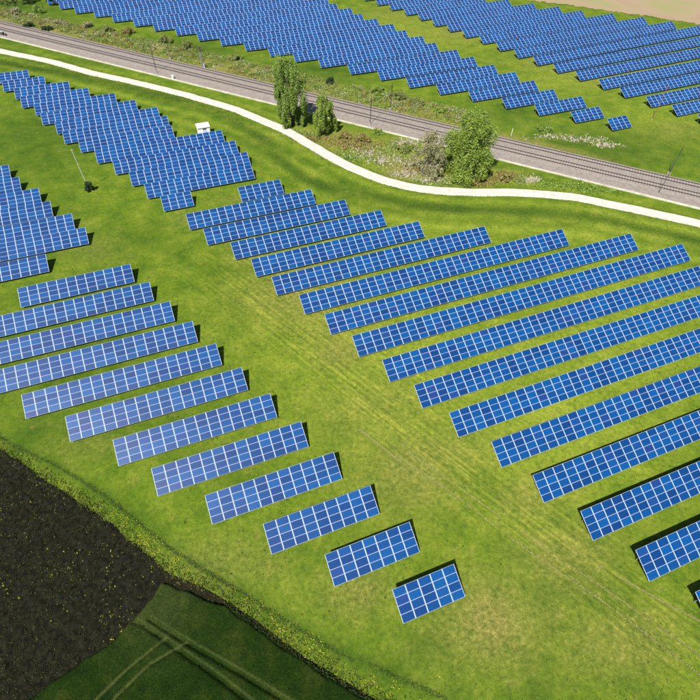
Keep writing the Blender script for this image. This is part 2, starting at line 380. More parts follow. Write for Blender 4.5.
# ploughed soil and dark young crop in the lower left
corner = gp(165, 570)[:2]
def off(pts, o_):
    P = [np.array(p) for p in pts]; out = []
    for i, p in enumerate(P):
        a = P[max(0, i-1)]; c = P[min(len(P)-1, i+1)]; d = (c-a)/np.linalg.norm(c-a); out.append(tuple(p+np.array([d[1], -d[0]])*o_))
    return out
mat_soil = M('ploughed_soil', (0.0098, 0.0094, 0.0055), 0.95, var=0.6, scale=2.2, bump=0.9, spec=0.05)
soil_poly = VERGE[:5] + px((172, 600), (150, 625), (112, 660), (66, 690), (30, 725)) + [tuple(gp(-10, 740)[:2]), tuple(gp(-130, 740)[:2]), tuple(gp(-160, 400)[:2])]
fur = np.array(VERGE[4])-np.array(VERGE[1]); fur = fur/np.linalg.norm(fur); fn = np.array([-fur[1], fur[0]])
def soil_h(x, y, d):
    q = x*fn[0]+y*fn[1]
    clod = np.abs(fbm(x, y, 1.0, 51, 4)-.5)*0.9+0.2*(fbm(x, y, 4, 52, 2)-.5)
    return np.clip(d/0.4, 0, 1)*(0.12+0.05*np.sin(q*2*math.pi/1.5+vnoise(x, y, 3, 4)*3)+clod*0.55) - 0.03
soil, soilV = grid_sheet('ploughed_field', soil_poly, 0.22, soil_h, mat_soil, 0.18); tag(soil, kind='structure')

TRAM_A = [px((60, 745), (100, 697), (130, 668), (167, 638)), px((85, 745), (117, 697), (150, 665), (187, 643))]
TRAM_B = [px((120, 614), (150, 630), (175, 648), (214, 675), (246, 700), (300, 745)), px((150, 620), (172, 634), (200, 651), (240, 674), (283, 700), (340, 735))]
ring_c = gp(157, 604)[:2]
edge2 = off(VERGE[4:], 0.72)
crop_poly = [tuple(np.array(edge2[0])+np.array([0.2, -0.9]))] + edge2[1:] + [tuple(gp(470, 860)[:2]), tuple(gp(-60, 860)[:2])] + px((10, 740), (24, 704), (68, 671), (114, 641), (152, 598))
def crop_h(x, y, d):
    h = 0.52+0.16*(fbm(x, y, 1.1, 61, 3)-.5)+0.05*(vnoise(x, y, 0.3, 8)-.5)
    for tl in TRAM_B: h = h-0.42*np.exp(-(seg_dist(x, y, tl)/0.21)**2)
    for tl in TRAM_A: h = h-0.26*np.exp(-(seg_dist(x, y, tl)/0.32)**2)
    r = np.hypot(x-ring_c[0], y-ring_c[1]); h = h-0.15*np.exp(-((r-3.0)/0.5)**2)
    return np.clip(d/0.3, 0, 1)*np.maximum(h, 0.08)-0.02+0.08
def crop_mat():
    m = bpy.data.materials.new('young_crop'); m.use_nodes = True; t = m.node_tree; L = t.links.new
    b = t.nodes['Principled BSDF']; b.inputs['Roughness'].default_value = 0.95; b.inputs['Specular IOR Level'].default_value = 0.03
    g = t.nodes.new('ShaderNodeNewGeometry'); n = t.nodes.new('ShaderNodeTexNoise'); n.inputs['Scale'].default_value = 0.35; n.inputs['Detail'].default_value = 9; n.inputs['Roughness'].default_value = .7
    L(g.outputs['Position'], n.inputs['Vector'])
    r = t.nodes.new('ShaderNodeValToRGB'); els = r.color_ramp.elements; els.new(.5)
    for e, (p, c) in zip(els, ((.3, (.0042, .0120, .0018)), (.5, (.0090, .0205, .0026)), (.7, (.023, .033, .005)))): e.position = p; e.color = (*c, 1)
    L(n.outputs['Fac'], r.inputs[0])
    at = t.nodes.new('ShaderNodeAttribute'); at.attribute_name = 'flat'
    mx = t.nodes.new('ShaderNodeMix'); mx.data_type = 'RGBA'; L(at.outputs['Fac'], mx.inputs[0]); L(r.outputs[0], mx.inputs[6]); mx.inputs[7].default_value = (.072, .086, .026, 1)
    f = t.nodes.new('ShaderNodeTexNoise'); f.inputs['Scale'].default_value = 5; f.inputs['Detail'].default_value = 4; L(g.outputs['Position'], f.inputs['Vector'])
    fr = t.nodes.new('ShaderNodeMapRange'); fr.inputs[1].default_value = .3; fr.inputs[2].default_value = .7; fr.inputs[3].default_value = .6; fr.inputs[4].default_value = 1.4; L(f.outputs['Fac'], fr.inputs[0])
    m2 = t.nodes.new('ShaderNodeMix'); m2.data_type = 'RGBA'; m2.blend_type = 'MULTIPLY'; m2.inputs[0].default_value = 1; L(mx.outputs[2], m2.inputs[6]); L(fr.outputs[0], m2.inputs[7])
    L(m2.outputs[2], b.inputs['Base Color'])
    bp = t.nodes.new('ShaderNodeBump'); bp.inputs['Strength'].default_value = .6; bp.inputs['Distance'].default_value = .15; L(f.outputs['Fac'], bp.inputs['Height']); L(bp.outputs[0], b.inputs['Normal'])
    return m
crop, cv = grid_sheet('crop_field', crop_poly, 0.15, crop_h, crop_mat(), 0.16); tag(crop, kind='structure')
fl = 0.28*np.exp(-((np.hypot(cv[:, 0]-ring_c[0], cv[:, 1]-ring_c[1]))/5.0)**2)*fbm(cv[:, 0], cv[:, 1], 2.5, 66)*1.2
for tl in TRAM_A: fl = np.maximum(fl, 0.50*np.exp(-(seg_dist(cv[:, 0], cv[:, 1], tl)/0.16)**2))
for tl in TRAM_B:
    dd = seg_dist(cv[:, 0], cv[:, 1], off(tl, -0.42)); fl = np.maximum(fl, 0.36*np.exp(-(dd/0.12)**2))
rr = np.hypot(cv[:, 0]-ring_c[0], cv[:, 1]-ring_c[1]); fl = np.maximum(fl, 0.16*np.exp(-((rr-3.0)/0.4)**2)+0.10*np.exp(-(rr/3.4)**2))
fa = crop.data.attributes.new('flat', 'FLOAT', 'POINT'); fa.data.foreach_set('value', fl.astype(np.float32))
# dark soil strip between crop and verge, the ditch's shade painted into its colour
ditch_shade = ribbon('ditch_shade_strip', smooth_line(off(VERGE[4:], 0.55)), 1.0, 0.30, 0.085, M('ditch_soil_shade', (0.012, 0.010, 0.006), 0.95, var=0.3, scale=2, spec=0.05)); tag(ditch_shade, kind='structure')

WHEELS = [px(*p_) for p_ in (((395, 455), (450, 492), (520, 545), (600, 600), (660, 645), (720, 690)), ((408, 452), (465, 492), (540, 545), (620, 600), (680, 642), (740, 684)), ((600, 566), (650, 595), (720, 632)), ((360, 430), (400, 462)))]

# ------------------------------------------------------------------ solar rows
def module_mesh():
    mb = MB()
    mb.box((0, 0, 0), (1.652, 0.964, 0.04), mi=1)
    mb.box((0, 0, 0.0215), (1.536, 0.918, 0.006), mi=0)
    me = bpy.data.meshes.new('solar_panel'); me.from_pydata([tuple(p) for p in mb.v], [], mb.f)
    me.materials.append(mat_glass); me.materials.append(mat_frame); me.polygons.foreach_set('material_index', mb.m); me.update(); return me
MOD = module_mesh()
cT, sT = math.cos(TILT), math.sin(TILT)
rotT = Matrix.Rotation(TILT, 3, 'X')
_mv = np.array([tuple(v.co) for v in MOD.vertices]); _mf = [tuple(p.vertices) for p in MOD.polygons]; _mm = [p.material_index for p in MOD.polygons]
def frame_mesh(n):
    mb = MB(); L_ = n*W
    for s in (0.35, 1.55, 2.45, 3.6):                   # purlins under the panels
        mb.box((L_/2, s*cT, H0+s*sT-0.055), (L_-0.04, 0.06, 0.06), rotT)
    k = max(1, round(L_/3.4)); 
    for i in range(k+1):
        x = 0.5+(L_-1.0)*i/k
        mb.box((x, 1.95*cT, H0+1.95*sT-0.14), (0.07, 3.7, 0.10), rotT)
        mb.box((x, 0.75*cT, (H0+0.75*sT-0.19)/2-0.1), (0.09, 0.09, H0+0.75*sT-0.19+0.2))
        mb.box((x, 3.0*cT, (H0+3.0*sT-0.19)/2-0.1), (0.09, 0.09, H0+3.0*sT-0.19+0.2))
    return mb
ORD = ['bottom', 'second', 'third', 'fourth', 'fifth', 'sixth', 'seventh', 'eighth', 'ninth', 'tenth', 'eleventh', 'twelfth', 'thirteenth', 'fourteenth', 'fifteenth', 'sixteenth', 'seventeenth',
       'eighteenth', 'nineteenth', 'twentieth', 'twenty-first', 'twenty-second', 'twenty-third', 'twenty-fourth', 'twenty-fifth']
def in_view_key(p):
    d = p-np.array([0, 0, CAMH]); z = d@FW
    u = 350+FPX*(d@RT)/z; v = 350-FPX*(d@UP)/z
    inside = -5 < u < 705 and -5 < v < 705
    return (0 if inside else 1, z)
def solar_row(a0, a1, b, label, group, rot=0.0, single=False, zoff=0.0):
    n = max(2, round((a1-a0)/W)); 
    o3 = fab(a0, b)
    root = empty('solar_table', (o3[0], o3[1], zoff), AZ+rot); tag(root, label, 'solar table', group)
    frame_mesh(n).build('support_frame', mat_steel, root)
    cells = []
    ca_, sa_ = math.cos(AZ+rot), math.sin(AZ+rot)
    for i in range(n):
        for j in range(4):
            s = (j+.5)*MS; x = (i+.5)*W
            cells.append((x, s*cT, H0+s*sT))
    if not single:
        cells.sort(key=lambda c: in_view_key(np.array([o3[0]+c[0]*ca_-c[1]*sa_, o3[1]+c[0]*sa_+c[1]*ca_, c[2]])))
    indiv = [] if single else cells[:100]
    rest = cells if single else cells[100:]
    for c in indiv:
        m = bpy.data.objects.new('solar_panel', MOD); COL.objects.link(m); m.parent = root
        m.location = c; m.rotation_euler = (TILT+R(random.gauss(0, .22)), R(random.gauss(0, .22)), R(random.gauss(0, .06)))
    if rest:
        rt = np.array(rotT); base = _mv @ rt.T; nv = len(_mv)
        vs = np.concatenate([base+np.array(c) for c in rest]); fs = []
        for k in range(len(rest)): fs += [tuple(q+k*nv for q in f) for f in _mf]
        o = mesh_obj('solar_panels', vs, fs, None, root, mats=[mat_glass, mat_frame], fm=_mm*len(rest))
        o['kind'] = 'stuff'
    return root
NUM = {4: 'four', 5: 'five', 6: 'six', 7: 'seven', 9: 'nine', 11: 'eleven', 12: 'twelve', 13: 'thirteen', 14: 'fourteen', 16: 'sixteen', 18: 'eighteen'}
# lower left block, from its bottom (nearest) row up
LB = [(11.26, 19.61, 9.13, 5), (5.07, 16.76, 15.83, 7), (-1.12, 13.91, 22.28, 9), (-7.41, 10.96, 28.78, 11), (-13.61, 8.10, 35.29, 13), (-18.23, 5.15, 41.83, 14),
      (-24.54, 2.18, 48.39, 16), (-30.72, -0.66, 54.91, 18), (-43.5, -3.51, 61.43, 0), (-49.5, -6.49, 67.79, 0), (-53, -9.34, 74.34, 0), (-32.22, -12.18, 80.81, 12)]
for i, (a0, a1, b, n) in enumerate(LB):
    if n == 0: a0 = a1-round((a1-a0)/W)*W
    nm = NUM.get(n)
    lab = (f'blue solar table {nm} panels wide, {ORD[i]} row of the lower left block' if nm else
           f'long solar table cut by the left edge, {ORD[i]} row of the lower left block')
    solar_row(a0, a1, b, lab, 'solar tables of the lower left block')
# right centre block
RB = [(45.2, 64, -4.09), (41.92, 72, 2.42), (38.59, 82, 9.06), (35.60, 88, 15.68), (33.0, 92, 22.29), (29.60, 94, 28.84), (26.83, 95, 35.38), (24.13, 95, 41.85), (21.37, 94.6, 48.50),
      (18.62, 87.4, 54.95), (15.84, 74.3, 61.26), (12.41, 59.2, 67.75), (10.01, 46.5, 74.15), (7.33, 40.7, 80.68), (3.0, 34.7, 87.12), (0.46, 28.85, 93.56), (13.23, 23.25, 99.95)]
for i, (a0, a1, b) in enumerate(RB):
    k = 'short' if i == 16 else 'long'
    solar_row(a0, a1, b, f'{k} blue solar table, {ORD[i]} row of the large right centre block', 'solar tables of the right centre block')
# staggered block under the path, upper left
AB = [(-3.8, 2.9, 102.25), (-6.6, 18.6, 108.5), (-9.4, 19.0, 114.9), (-12.6, 17.7, 121.4), (-16.4, 15.4, 128.1), (-20.0, 4.1, 135.0), (-23.7, 3.2, 141.0), (-25.5, 1.6, 147.1),
      (-29.1, -3.7, 153.7), (-30.9, -9.0, 160.2), (-34.6, -16.0, 166.4), (-36.5, -21.0, 173.0), (-40.0, -28.0, 179.5), (-48.0, -33.3, 186.0)]
for i, (a0, a1, b) in enumerate(AB):
    solar_row(a0, a1, b, f'blue solar table in the staggered block below the pale path, {ORD[i]} row up', 'solar tables of the staggered upper left block')
BB = [(-50, -27.4, 89.6), (-51, -19.8, 96.0), (-53, -22.3, 102.1), (-54, -26.6, 108.6), (-55, -29.0, 114.9), (-56, -33.3, 121.4), (-57, -35.8, 127.9)]
for i, (a0, a1, b) in enumerate(BB):
    a0 = a1-round((a1-a0)/W)*W
    solar_row(a0, a1, b, f'blue solar table at the left picture edge above the lower block, {ORD[i]} row up', 'solar tables of the left edge block')
# beyond the railway
CB = [(117.3, 124.2, 99.0), (110.3, 120.6, 106.1), (103.1, 119.2, 113.3), (96.4, 115.5, 120.2), (89.5, 113.6, 127.6), (82.5, 110.1, 135.0), (75.8, 108.1, 142.4), (69.5, 104.2, 150.4), (62.2, 102.6, 157.7),
      (54.9, 99.0, 165.8), (48.4, 97.1, 173.1), (41.8, 93.8, 180.3), (35.2, 91.2, 187.8), (28.3, 88.9, 195.0), (21.6, 85.6, 202.1), (15.1, 84.1, 209.7), (8.2, 80.1, 217.0), (1.9, 78.5, 224.1), (-5.1, 75, 231.4),
      (-11.3, 73, 239.2), (-18.1, 70, 246.0), (-23.6, 67, 253.2), (-28, 60, 260.5)]
for i, (a0, a1, b) in enumerate(CB):
    solar_row(a0, a1, b, f'blue solar table just beyond the railway scrub, {ORD[i]} row of its block', 'solar tables of the block beyond the railway', single=True)
DB = [(143.9, 190, 92.6), (141.2, 196, 99.7), (138, 201, 106.7), (135, 206, 114.5), (132.7, 210, 121.5), (129.9, 212, 129.3), (126.7, 213, 136.7), (124, 205, 144.2), (121.4, 196, 151.7), (119, 189.4, 159.3),
      (116.8, 180.5, 167.1), (113.9, 171.2, 174.4), (111.4, 164.6, 181.8), (108.8, 158, 188.8), (106.6, 150, 196.6), (103.8, 143, 203.8), (100.6, 137, 211.1), (97.8, 131, 218.5), (95, 125, 226)]
for i, (a0, a1, b) in enumerate(DB):
    rot = min(0.068, max(0.0, 0.018+(b-105)*0.0012))
    solar_row(a0, a1, b, f'blue solar table beyond the grass lane at the top right, {ORD[i]} row up', 'solar tables of the top right block', rot=rot, single=True)

# ------------------------------------------------------------------ railway things
mat_rail = M('rusty_rail', (0.075, 0.055, 0.048), 0.6, 0.3, var=0.2)
mat_sleeper = M('concrete_sleeper', (0.25, 0.22, 0.20), 0.9, var=0.15)
SLEN = 360.0; SST = -130.0
rail_rz = math.atan2(RD[1], RD[0])
for c_, lab in ((5.45, 'railway track nearer the pale path, two dark rails on ballast'), (9.85, 'railway track on the far side beside the scrub bank')):
    p = rp(SST, c_, 0.42); t = empty('railway_track', p, rail_rz); tag(t, lab, 'railway track', 'parallel railway tracks')
    for s in (-0.75, 0.75):
        mb = MB(); mb.box((SLEN/2, s, 0.045), (SLEN, 0.15, 0.03)); mb.box((SLEN/2, s, 0.12), (SLEN, 0.03, 0.12)); mb.box((SLEN/2, s, 0.20), (SLEN, 0.075, 0.045))
        mb.build('rail', mat_rail, t)
    mb = MB(); 
    for k in range(int(SLEN/0.65)): mb.box((0.3+k*0.65, 0, 0.0), (0.26, 2.5, 0.12))
    o = mb.build('sleepers', mat_sleeper, t); o['kind'] = 'stuff'
# pale concrete cable trough beside the line
mb = MB(); s = -130.0
while s < 230:
    if True:
        jj = 0.05*noise.noise(Vector((s, 1, 1)))
        q = Matrix.Rotation(rail_rz, 3, 'Z'); wv = 0.42 if s < 150 else 0.55
        mb.box(rp(s, 0.12+jj, 0.10), (1.02, wv, 0.26), q)
    s += 1.0
tr = mb.build('cable_trough', M('pale_concrete', (0.42, 0.40, 0.31), 0.9, var=0.25, scale=.5)); tag(tr, 'pale concrete cable trough running along the near edge of the ballast', 'cable trough')

mat_mast = M('dark_mast_paint', (0.085, 0.075, 0.07), 0.6, 0.2)
mat_porc = M('brown_insulator', (0.12, 0.05, 0.03), 0.4)
def catenary_mast(base, side, label):
    t = empty('catenary_mast', (base[0], base[1], 0), rail_rz); tag(t, label, 'mast', 'railway overhead line masts')
    mb = MB(); mb.box((0, 0, 0.2), (0.7, 0.7, 0.5)); mb.build('footing', mat_sleeper, t)
    mb = MB()
    mb.box((0, -0.13, 3.7), (0.09, 0.04, 7.2)); mb.box((0, 0.13, 3.7), (0.09, 0.04, 7.2))
    for k in range(14): mb.tube((0, -.12 if k % 2 else .12, .4+k*.49), (0, .12 if k % 2 else -.12, .89+k*.49), .018, n=5)
    mb.build('pole', mat_mast, t)
    mb = MB(); y1 = 3.2*side
    mb.tube((0, 0.14*side, 6.9), (0, y1, 6.7), 0.03); mb.tube((0, 0.14*side, 5.9), (0, y1*.85, 6.73), 0.03); mb.tube((0, y1*.6, 6.3), (0, y1, 5.75), 0.025)
    a = mb.build('cantilever_arm', mat_mast, t)
    mb = MB(); 
    for k in range(4): mb.tube((0, (0.2+k*.08)*side, 6.9), (0, (0.23+k*.08)*side, 6.9), 0.10)
    mb.build('insulator', mat_porc, a)
    return t
def rail_pos(u, v): 
    p = gp(u, v)[:2]; return (p-RA)@RD, (p-RA)@RN
for (u, v), side, lab in (((157, 73), 1, 'dark overhead line mast by the railway, left one on the path side'), ((369, 126), 1, 'dark overhead line mast on the path side between the tall tree and the willow'),
                          ((657.5, 194.6), 1, 'dark overhead line mast on the path side at the right end of the railway')):
    s_, o_ = rail_pos(u, v); catenary_mast(rp(s_, 1.9), side, lab)
for (u, v), lab in (((176, 56), 'dark overhead line mast on the far side of the railway, left one'), ((389, 111), 'dark overhead line mast on the scrub side of the railway, middle one'),
                    ((668, 176), 'dark overhead line mast on the far side at the right end of the railway')):
    s_, o_ = rail_pos(u, v); catenary_mast(rp(s_, 13.2), -1, lab)
# contact wires, one over each track
for c_, lab in ((5.45, 'thin overhead contact wire above the nearer railway track'), (9.85, 'thin overhead contact wire above the farther railway track')):
    mb = MB(); mb.tube(rp(-120, c_, 5.7), rp(220, c_, 5.7), 0.012, n=4); mb.tube(rp(-120, c_, 6.95), rp(220, c_, 6.95), 0.012, n=4)
    tag(mb.build('contact_wire', mat_mast), lab, 'overhead wire', 'overhead wires')
# lattice signal mast on the scrub bank
b0 = gp(203, 67); t = empty('signal_mast', (b0[0], b0[1], 0), rail_rz); tag(t, 'grey steel lattice signal mast on the scrub bank beside the railway', 'signal mast')
mat_grey = M('grey_paint', (0.32, 0.34, 0.36), 0.5, 0.2)
mb = MB()
for dx in (-.28, .28):
    for dy in (-.28, .28): mb.tube((dx, dy, -0.1), (dx*.8, dy*.8, 4.6), 0.05)
for k in range(6):
    z = .3+k*.72
    for sx in (-1, 1): mb.tube((sx*.27, -.27, z), (sx*.25, .26, z+.6), .03, n=5); mb.tube((-.27, sx*.27, z), (.26, sx*.25, z+.6), .03, n=5)
mb.build('lattice_pole', mat_grey, t)
mb = MB(); mb.box((0, 0, 5.2), (0.75, 0.18, 1.3)); mb.box((0, .0, 5.95), (0.8, .5, .06)); hd = mb.build('signal_head', mat_mast, t)
mb = MB(); mb.tube((0, -.10, 5.5), (0, -.28, 5.5), .13); mb.tube((0, -.10, 4.95), (0, -.28, 4.95), .13); mb.build('lamp_hood', mat_mast, hd)
mb = MB(); mb.box((.7, 0, .55), (.6, .45, 1.2)); mb.build('control_cabinet', mat_grey, t)
def marker(u, v, h, w, label, col, cap=True):
    b0 = gp(u, v); t = empty('marker_post', (b0[0], b0[1], 0), rail_rz); tag(t, label, 'post')
    m_ = M('post_paint', col, .6)
    mb = MB(); mb.box((0, 0, h/2-.05), (w, w*.7, h+.1)); mb.build('post', m_, t)
    mb = MB(); mb.box((0, 0, h+.03), (w*1.5, w*1.1, .06)); mb.box((0, -w*.36, h*.75), (w*.7, .02, h*.2)); mb.build('cap', m_, t)
marker(173.4, 79.3, 1.1, .55, 'short white marker post on the cable trough near the left mast', (.7, .7, .68))
marker(511, 136, 1.9, .14, 'thin white post on the far bank right of the willow', (.65, .62, .56))
# dark lineside cabinets at the left edge
b0 = gp(3, 35.5); t = empty('lineside_cabinet', (b0[0], b0[1], 0.1), rail_rz); tag(t, 'small dark equipment cabinet beside the railway at the left picture edge', 'cabinet')
mb = MB(); mb.box((0, 0, .55), (1.5, .7, 1.1)); bd = mb.build('body', mat_mast, t)
mb = MB(); mb.box((0, 0, 1.13), (1.65, .85, .06)); mb.build('lid', mat_grey, t)
mb = MB(); mb.box((-.38, -.36, .55), (.68, .02, .95)); mb.box((.38, -.36, .55), (.68, .02, .95)); mb.build('door', mat_mast, t)
mb = MB(); mb.box((1.6, 0.1, .35), (.6, .5, .8)); mb.build('junction_box', mat_mast, t)

# white cabin (transformer kiosk) behind the staggered block
cb = fab(11.1, 135.2)
t = empty('transformer_cabin', (cb[0], cb[1], 0), AZ); tag(t, 'small white flat roofed transformer cabin behind the staggered solar block', 'cabin')
mat_white = M('white_render', (0.80, 0.79, 0.77), .7, var=.03)
mb = MB(); mb.box((0, 0, .1), (3.3, 2.6, .3)); mb.build('plinth', mat_sleeper, t)
mb = MB(); mb.box((0, 0, 1.3), (3.1, 2.4, 2.2)); mb.build('wall', mat_white, t)
mb = MB(); mb.box((0, 0, 2.46), (3.4, 2.7, .12)); rf = mb.build('roof', mat_white, t)
mb = MB(); mb.box((0.2, -1.215, 1.95), (.95, .03, .30))
for k in range(4): mb.box((0.2, -1.235, 1.85+k*.07), (.9, .02, .02))
mb.build('vent', mat_mast, t)
mb = MB(); mb.box((0.2, -1.212, 1.0), (.95, .024, 1.5)); d_ = mb.build('door', M('pale_blue_door', (.55, .6, .68), .5, var=.04), t)
mb = MB(); mb.box((0.55, -1.25, 1.0), (.04, .05, .16)); mb.build('handle', mat_mast, d_)

# tall pole with camera arm at the top right, and pale mast on the left
def pole(u, v, h, r, label, mat, head):
    b0 = gp(u, v); t = empty('pole', (b0[0], b0[1], 0), AZ); tag(t, label, 'pole')
    mb = MB(); mb.tube((0, 0, -.2), (0, 0, h), r, r*.55, 10); mb.build('shaft', mat, t)
    mb = MB(); mb.tube((0, 0, -.05), (0, 0, .35), r*2.2, r*1.8, 10); mb.build('footing', mat_sleeper, t)
    if head:
        mb = MB(); mb.box((0, 0, h-.2), (1.3, .07, .07)); mb.build('cross_arm', mat, t)
        for s in (-.55, .55):
            mb = MB(); mb.box((s, -.12, h-.33), (.14, .34, .14)); mb.build('camera_housing', mat_mast, t)
    else:
        mb = MB(); mb.tube((0, 0, h), (0, 0, h+.25), .02); mb.tube((-.3, 0, h-.15), (.3, 0, h-.15), .03); mb.build('antenna', mat, t)
pole(652, 120, 9.5, .08, 'tall thin rust brown pole before the top right solar rows', M('rust_brown', (.23, .10, .07), .7), True)
pole(88.5, 188.5, 9.6, .10, 'tall thin pale pole in the meadow beside a small dark bush', M('pale_zinc', (.52, .53, .50), .5, .1), False)

# ------------------------------------------------------------------ vegetation
def leaves(centres, radii, per, size, sq=(1, 1, 1), rs=None):
    """many small leaf clusters spread round the clump centres: returns quads"""
    C_ = np.repeat(np.array(centres), per, 0); Rr = np.repeat(np.array(radii), per)
    n = len(C_); d = rs.normal(size=(n, 3)); d /= np.linalg.norm(d, axis=1)[:, None]
    rad = Rr*(0.35+0.75*rs.random(n)**0.6)
    P = C_+d*rad[:, None]*np.array(sq)
    u = rs.normal(size=(n, 3)); u /= np.linalg.norm(u, axis=1)[:, None]
    nrm = d*0.8+rs.normal(size=(n, 3))*0.6+np.array([0, 0, .5])
    w = np.cross(nrm, u); w /= np.linalg.norm(w, axis=1)[:, None]+1e-9; u = np.cross(w, nrm); u /= np.linalg.norm(u, axis=1)[:, None]+1e-9
    s = size*(0.5+rs.random(n)); u = u*s[:, None]; w = w*(s*0.62)[:, None]
    Vq = np.stack([P-u, P-w*.9, P+u, P+w*1.1], 1).reshape(-1, 3)
    return Vq
mat_bark = M('bark', (0.13, 0.10, 0.075), .95, var=.3, scale=4, bump=.4)
mat_leafA = ramp_mat('leaf_fresh_green', [(0, (.08, .14, .02)), (.4, (.15, .24, .035)), (.75, (.23, .33, .06)), (1, (.31, .39, .10))], .6, .3)
mat_leafB = ramp_mat('leaf_bright_green', [(0, (.09, .15, .02)), (.4, (.17, .26, .03)), (.75, (.25, .34, .05)), (1, (.33, .40, .10))], .6, .3)
mat_leafC = ramp_mat('leaf_budding_grey', [(0, (.18, .17, .09)), (.4, (.26, .25, .13)), (.75, (.36, .33, .20)), (1, (.28, .31, .10))], .8, .2)
mat_leafD = ramp_mat('leaf_dark', [(0, (.010, .022, .006)), (.5, (.022, .045, .012)), (1, (.05, .085, .02))], .6, .15)
mat_leafE = ramp_mat('leaf_rust', [(0, (.16, .12, .05)), (.35, (.24, .16, .07)), (.7, (.24, .22, .05)), (1, (.18, .25, .04))], .8, .2)
mat_leafF = ramp_mat('leaf_olive', [(0, (.10, .14, .025)), (.5, (.17, .21, .04)), (1, (.27, .28, .10))], .8, .2)
mat_pale = ramp_mat('pale_stalks', [(0, (.26, .24, .15)), (.5, (.40, .36, .26)), (1, (.55, .50, .40))], .9, .2)
def tree(name, u, v, h, rad, mat, label, cat, seed, clumps=60, per=170, leaf=.26, shape='column', trunk_h=.12, tr=.28, bark=None, group=None, loc=None, z0=.0):
    rs = np.random.default_rng(seed); b0 = gp(u, v) if loc is None else np.array([*loc, 0])
    t = empty(name, (b0[0], b0[1], 0), rs.random()*6); tag(t, label, cat, group)
    cs = []; rr_ = []
    while len(cs) < clumps:
        z = trunk_h*h*.6+rs.random()*(h*.97-trunk_h*h*.6); f = (z/h-trunk_h*.6)/(1-trunk_h*.6)
        if shape == 'column': prof_ = rad*(0.55+.62*math.sin(math.pi*min(1, f*.72+.16)))*(1 if f < .86 else max(.3, 1-((f-.86)/.14)**2*.55))
        elif shape == 'weep': prof_ = rad*(.95+.12*math.sin(f*5+1))*(1 if f < .45 else math.sqrt(max(.06, 1-((f-.45)/.6)**2)))
        elif shape == 'round': prof_ = rad*math.sqrt(max(.04, 1-(2*f-.92)**2))
        else: prof_ = rad*math.sqrt(max(.04, 1-(1.25*f-.25)**2))
        an = rs.random()*2*math.pi; q = prof_*math.sqrt(rs.random())*.86
        lob = 1+.24*math.sin(an*3+seed)+.16*math.sin(an*5+z*.9)
        cs.append((q*lob*math.cos(an), q*lob*math.sin(an), z)); rr_.append(rad*(.12+.22*rs.random()**1.6))
    sq = (.75, .75, 2.3) if shape == 'column' else ((.85, .85, 1.35) if shape == 'weep' else (1, 1, .85))
    Vq = leaves(cs, rr_, per, leaf, sq, rs); Vq[:, 2] = np.maximum(Vq[:, 2], .05)
    mb = MB(); p = Vector((0, 0, -.2)); nseg = 6; pts = [p]
    for k in range(1, nseg+1): pts.append(Vector((rs.normal()*.12*k/nseg*rad*.3, rs.normal()*.12*k/nseg*rad*.3, h*.86*k/nseg)))
    for k in range(nseg): mb.tube(pts[k], pts[k+1], tr*(1-k/nseg*.85), tr*(1-(k+1)/nseg*.85), 8, cap=False)
    for k in rs.choice(len(cs), min(len(cs), 26), replace=False):
        c = Vector(cs[k]); z = max(.3, c.z*(.35+.3*rs.random())); i = min(nseg-1, int(z/(h*.86)*nseg)); s_ = pts[i].lerp(pts[i+1], (z/(h*.86)*nseg)-i)
        m_ = (s_+c)/2+Vector((0, 0, -.05*h*rs.random())); mb.tube(s_, m_, tr*.32, tr*.2, 6, cap=False); mb.tube(m_, c, tr*.2, tr*.05, 6, cap=False)
    mb.build('trunk', bark or mat_bark, t, smooth=True)
    Fq = np.arange(len(Vq)).reshape(-1, 4); np_mesh('crown', Vq, Fq, mat, t)
    return t
tree('tall_tree', 291, 124.5, 16.0, 4.25, mat_leafA, 'tall narrow green poplar between the path and the railway', 'tree', 11, 125, 520, .135, 'column', .08, .38)
tree('young_tree', 325, 133, 8.6, 2.9, mat_leafB, 'smaller bright green tree right of the tall poplar', 'tree', 12, 58, 520, .125, 'column', .06, .2)
tree('willow_tree', 466, 174.5, 14.2, 6.0, mat_leafB, 'large round bright green willow between the path and the railway', 'tree', 43, 150, 620, .14, 'weep', .08, .5)
tree('budding_tree', 429, 171, 9.6, 4.4, mat_leafC, 'sparse grey brown budding tree left of the big willow', 'tree', 14, 80, 190, .12, 'weep', .12, .22)
tree('bush', 90.5, 190.5, 2.1, 1.3, mat_leafD, 'small dark bush at the foot of the pale pole', 'bush', 15, 22, 90, .13, 'dome', .05, .08)
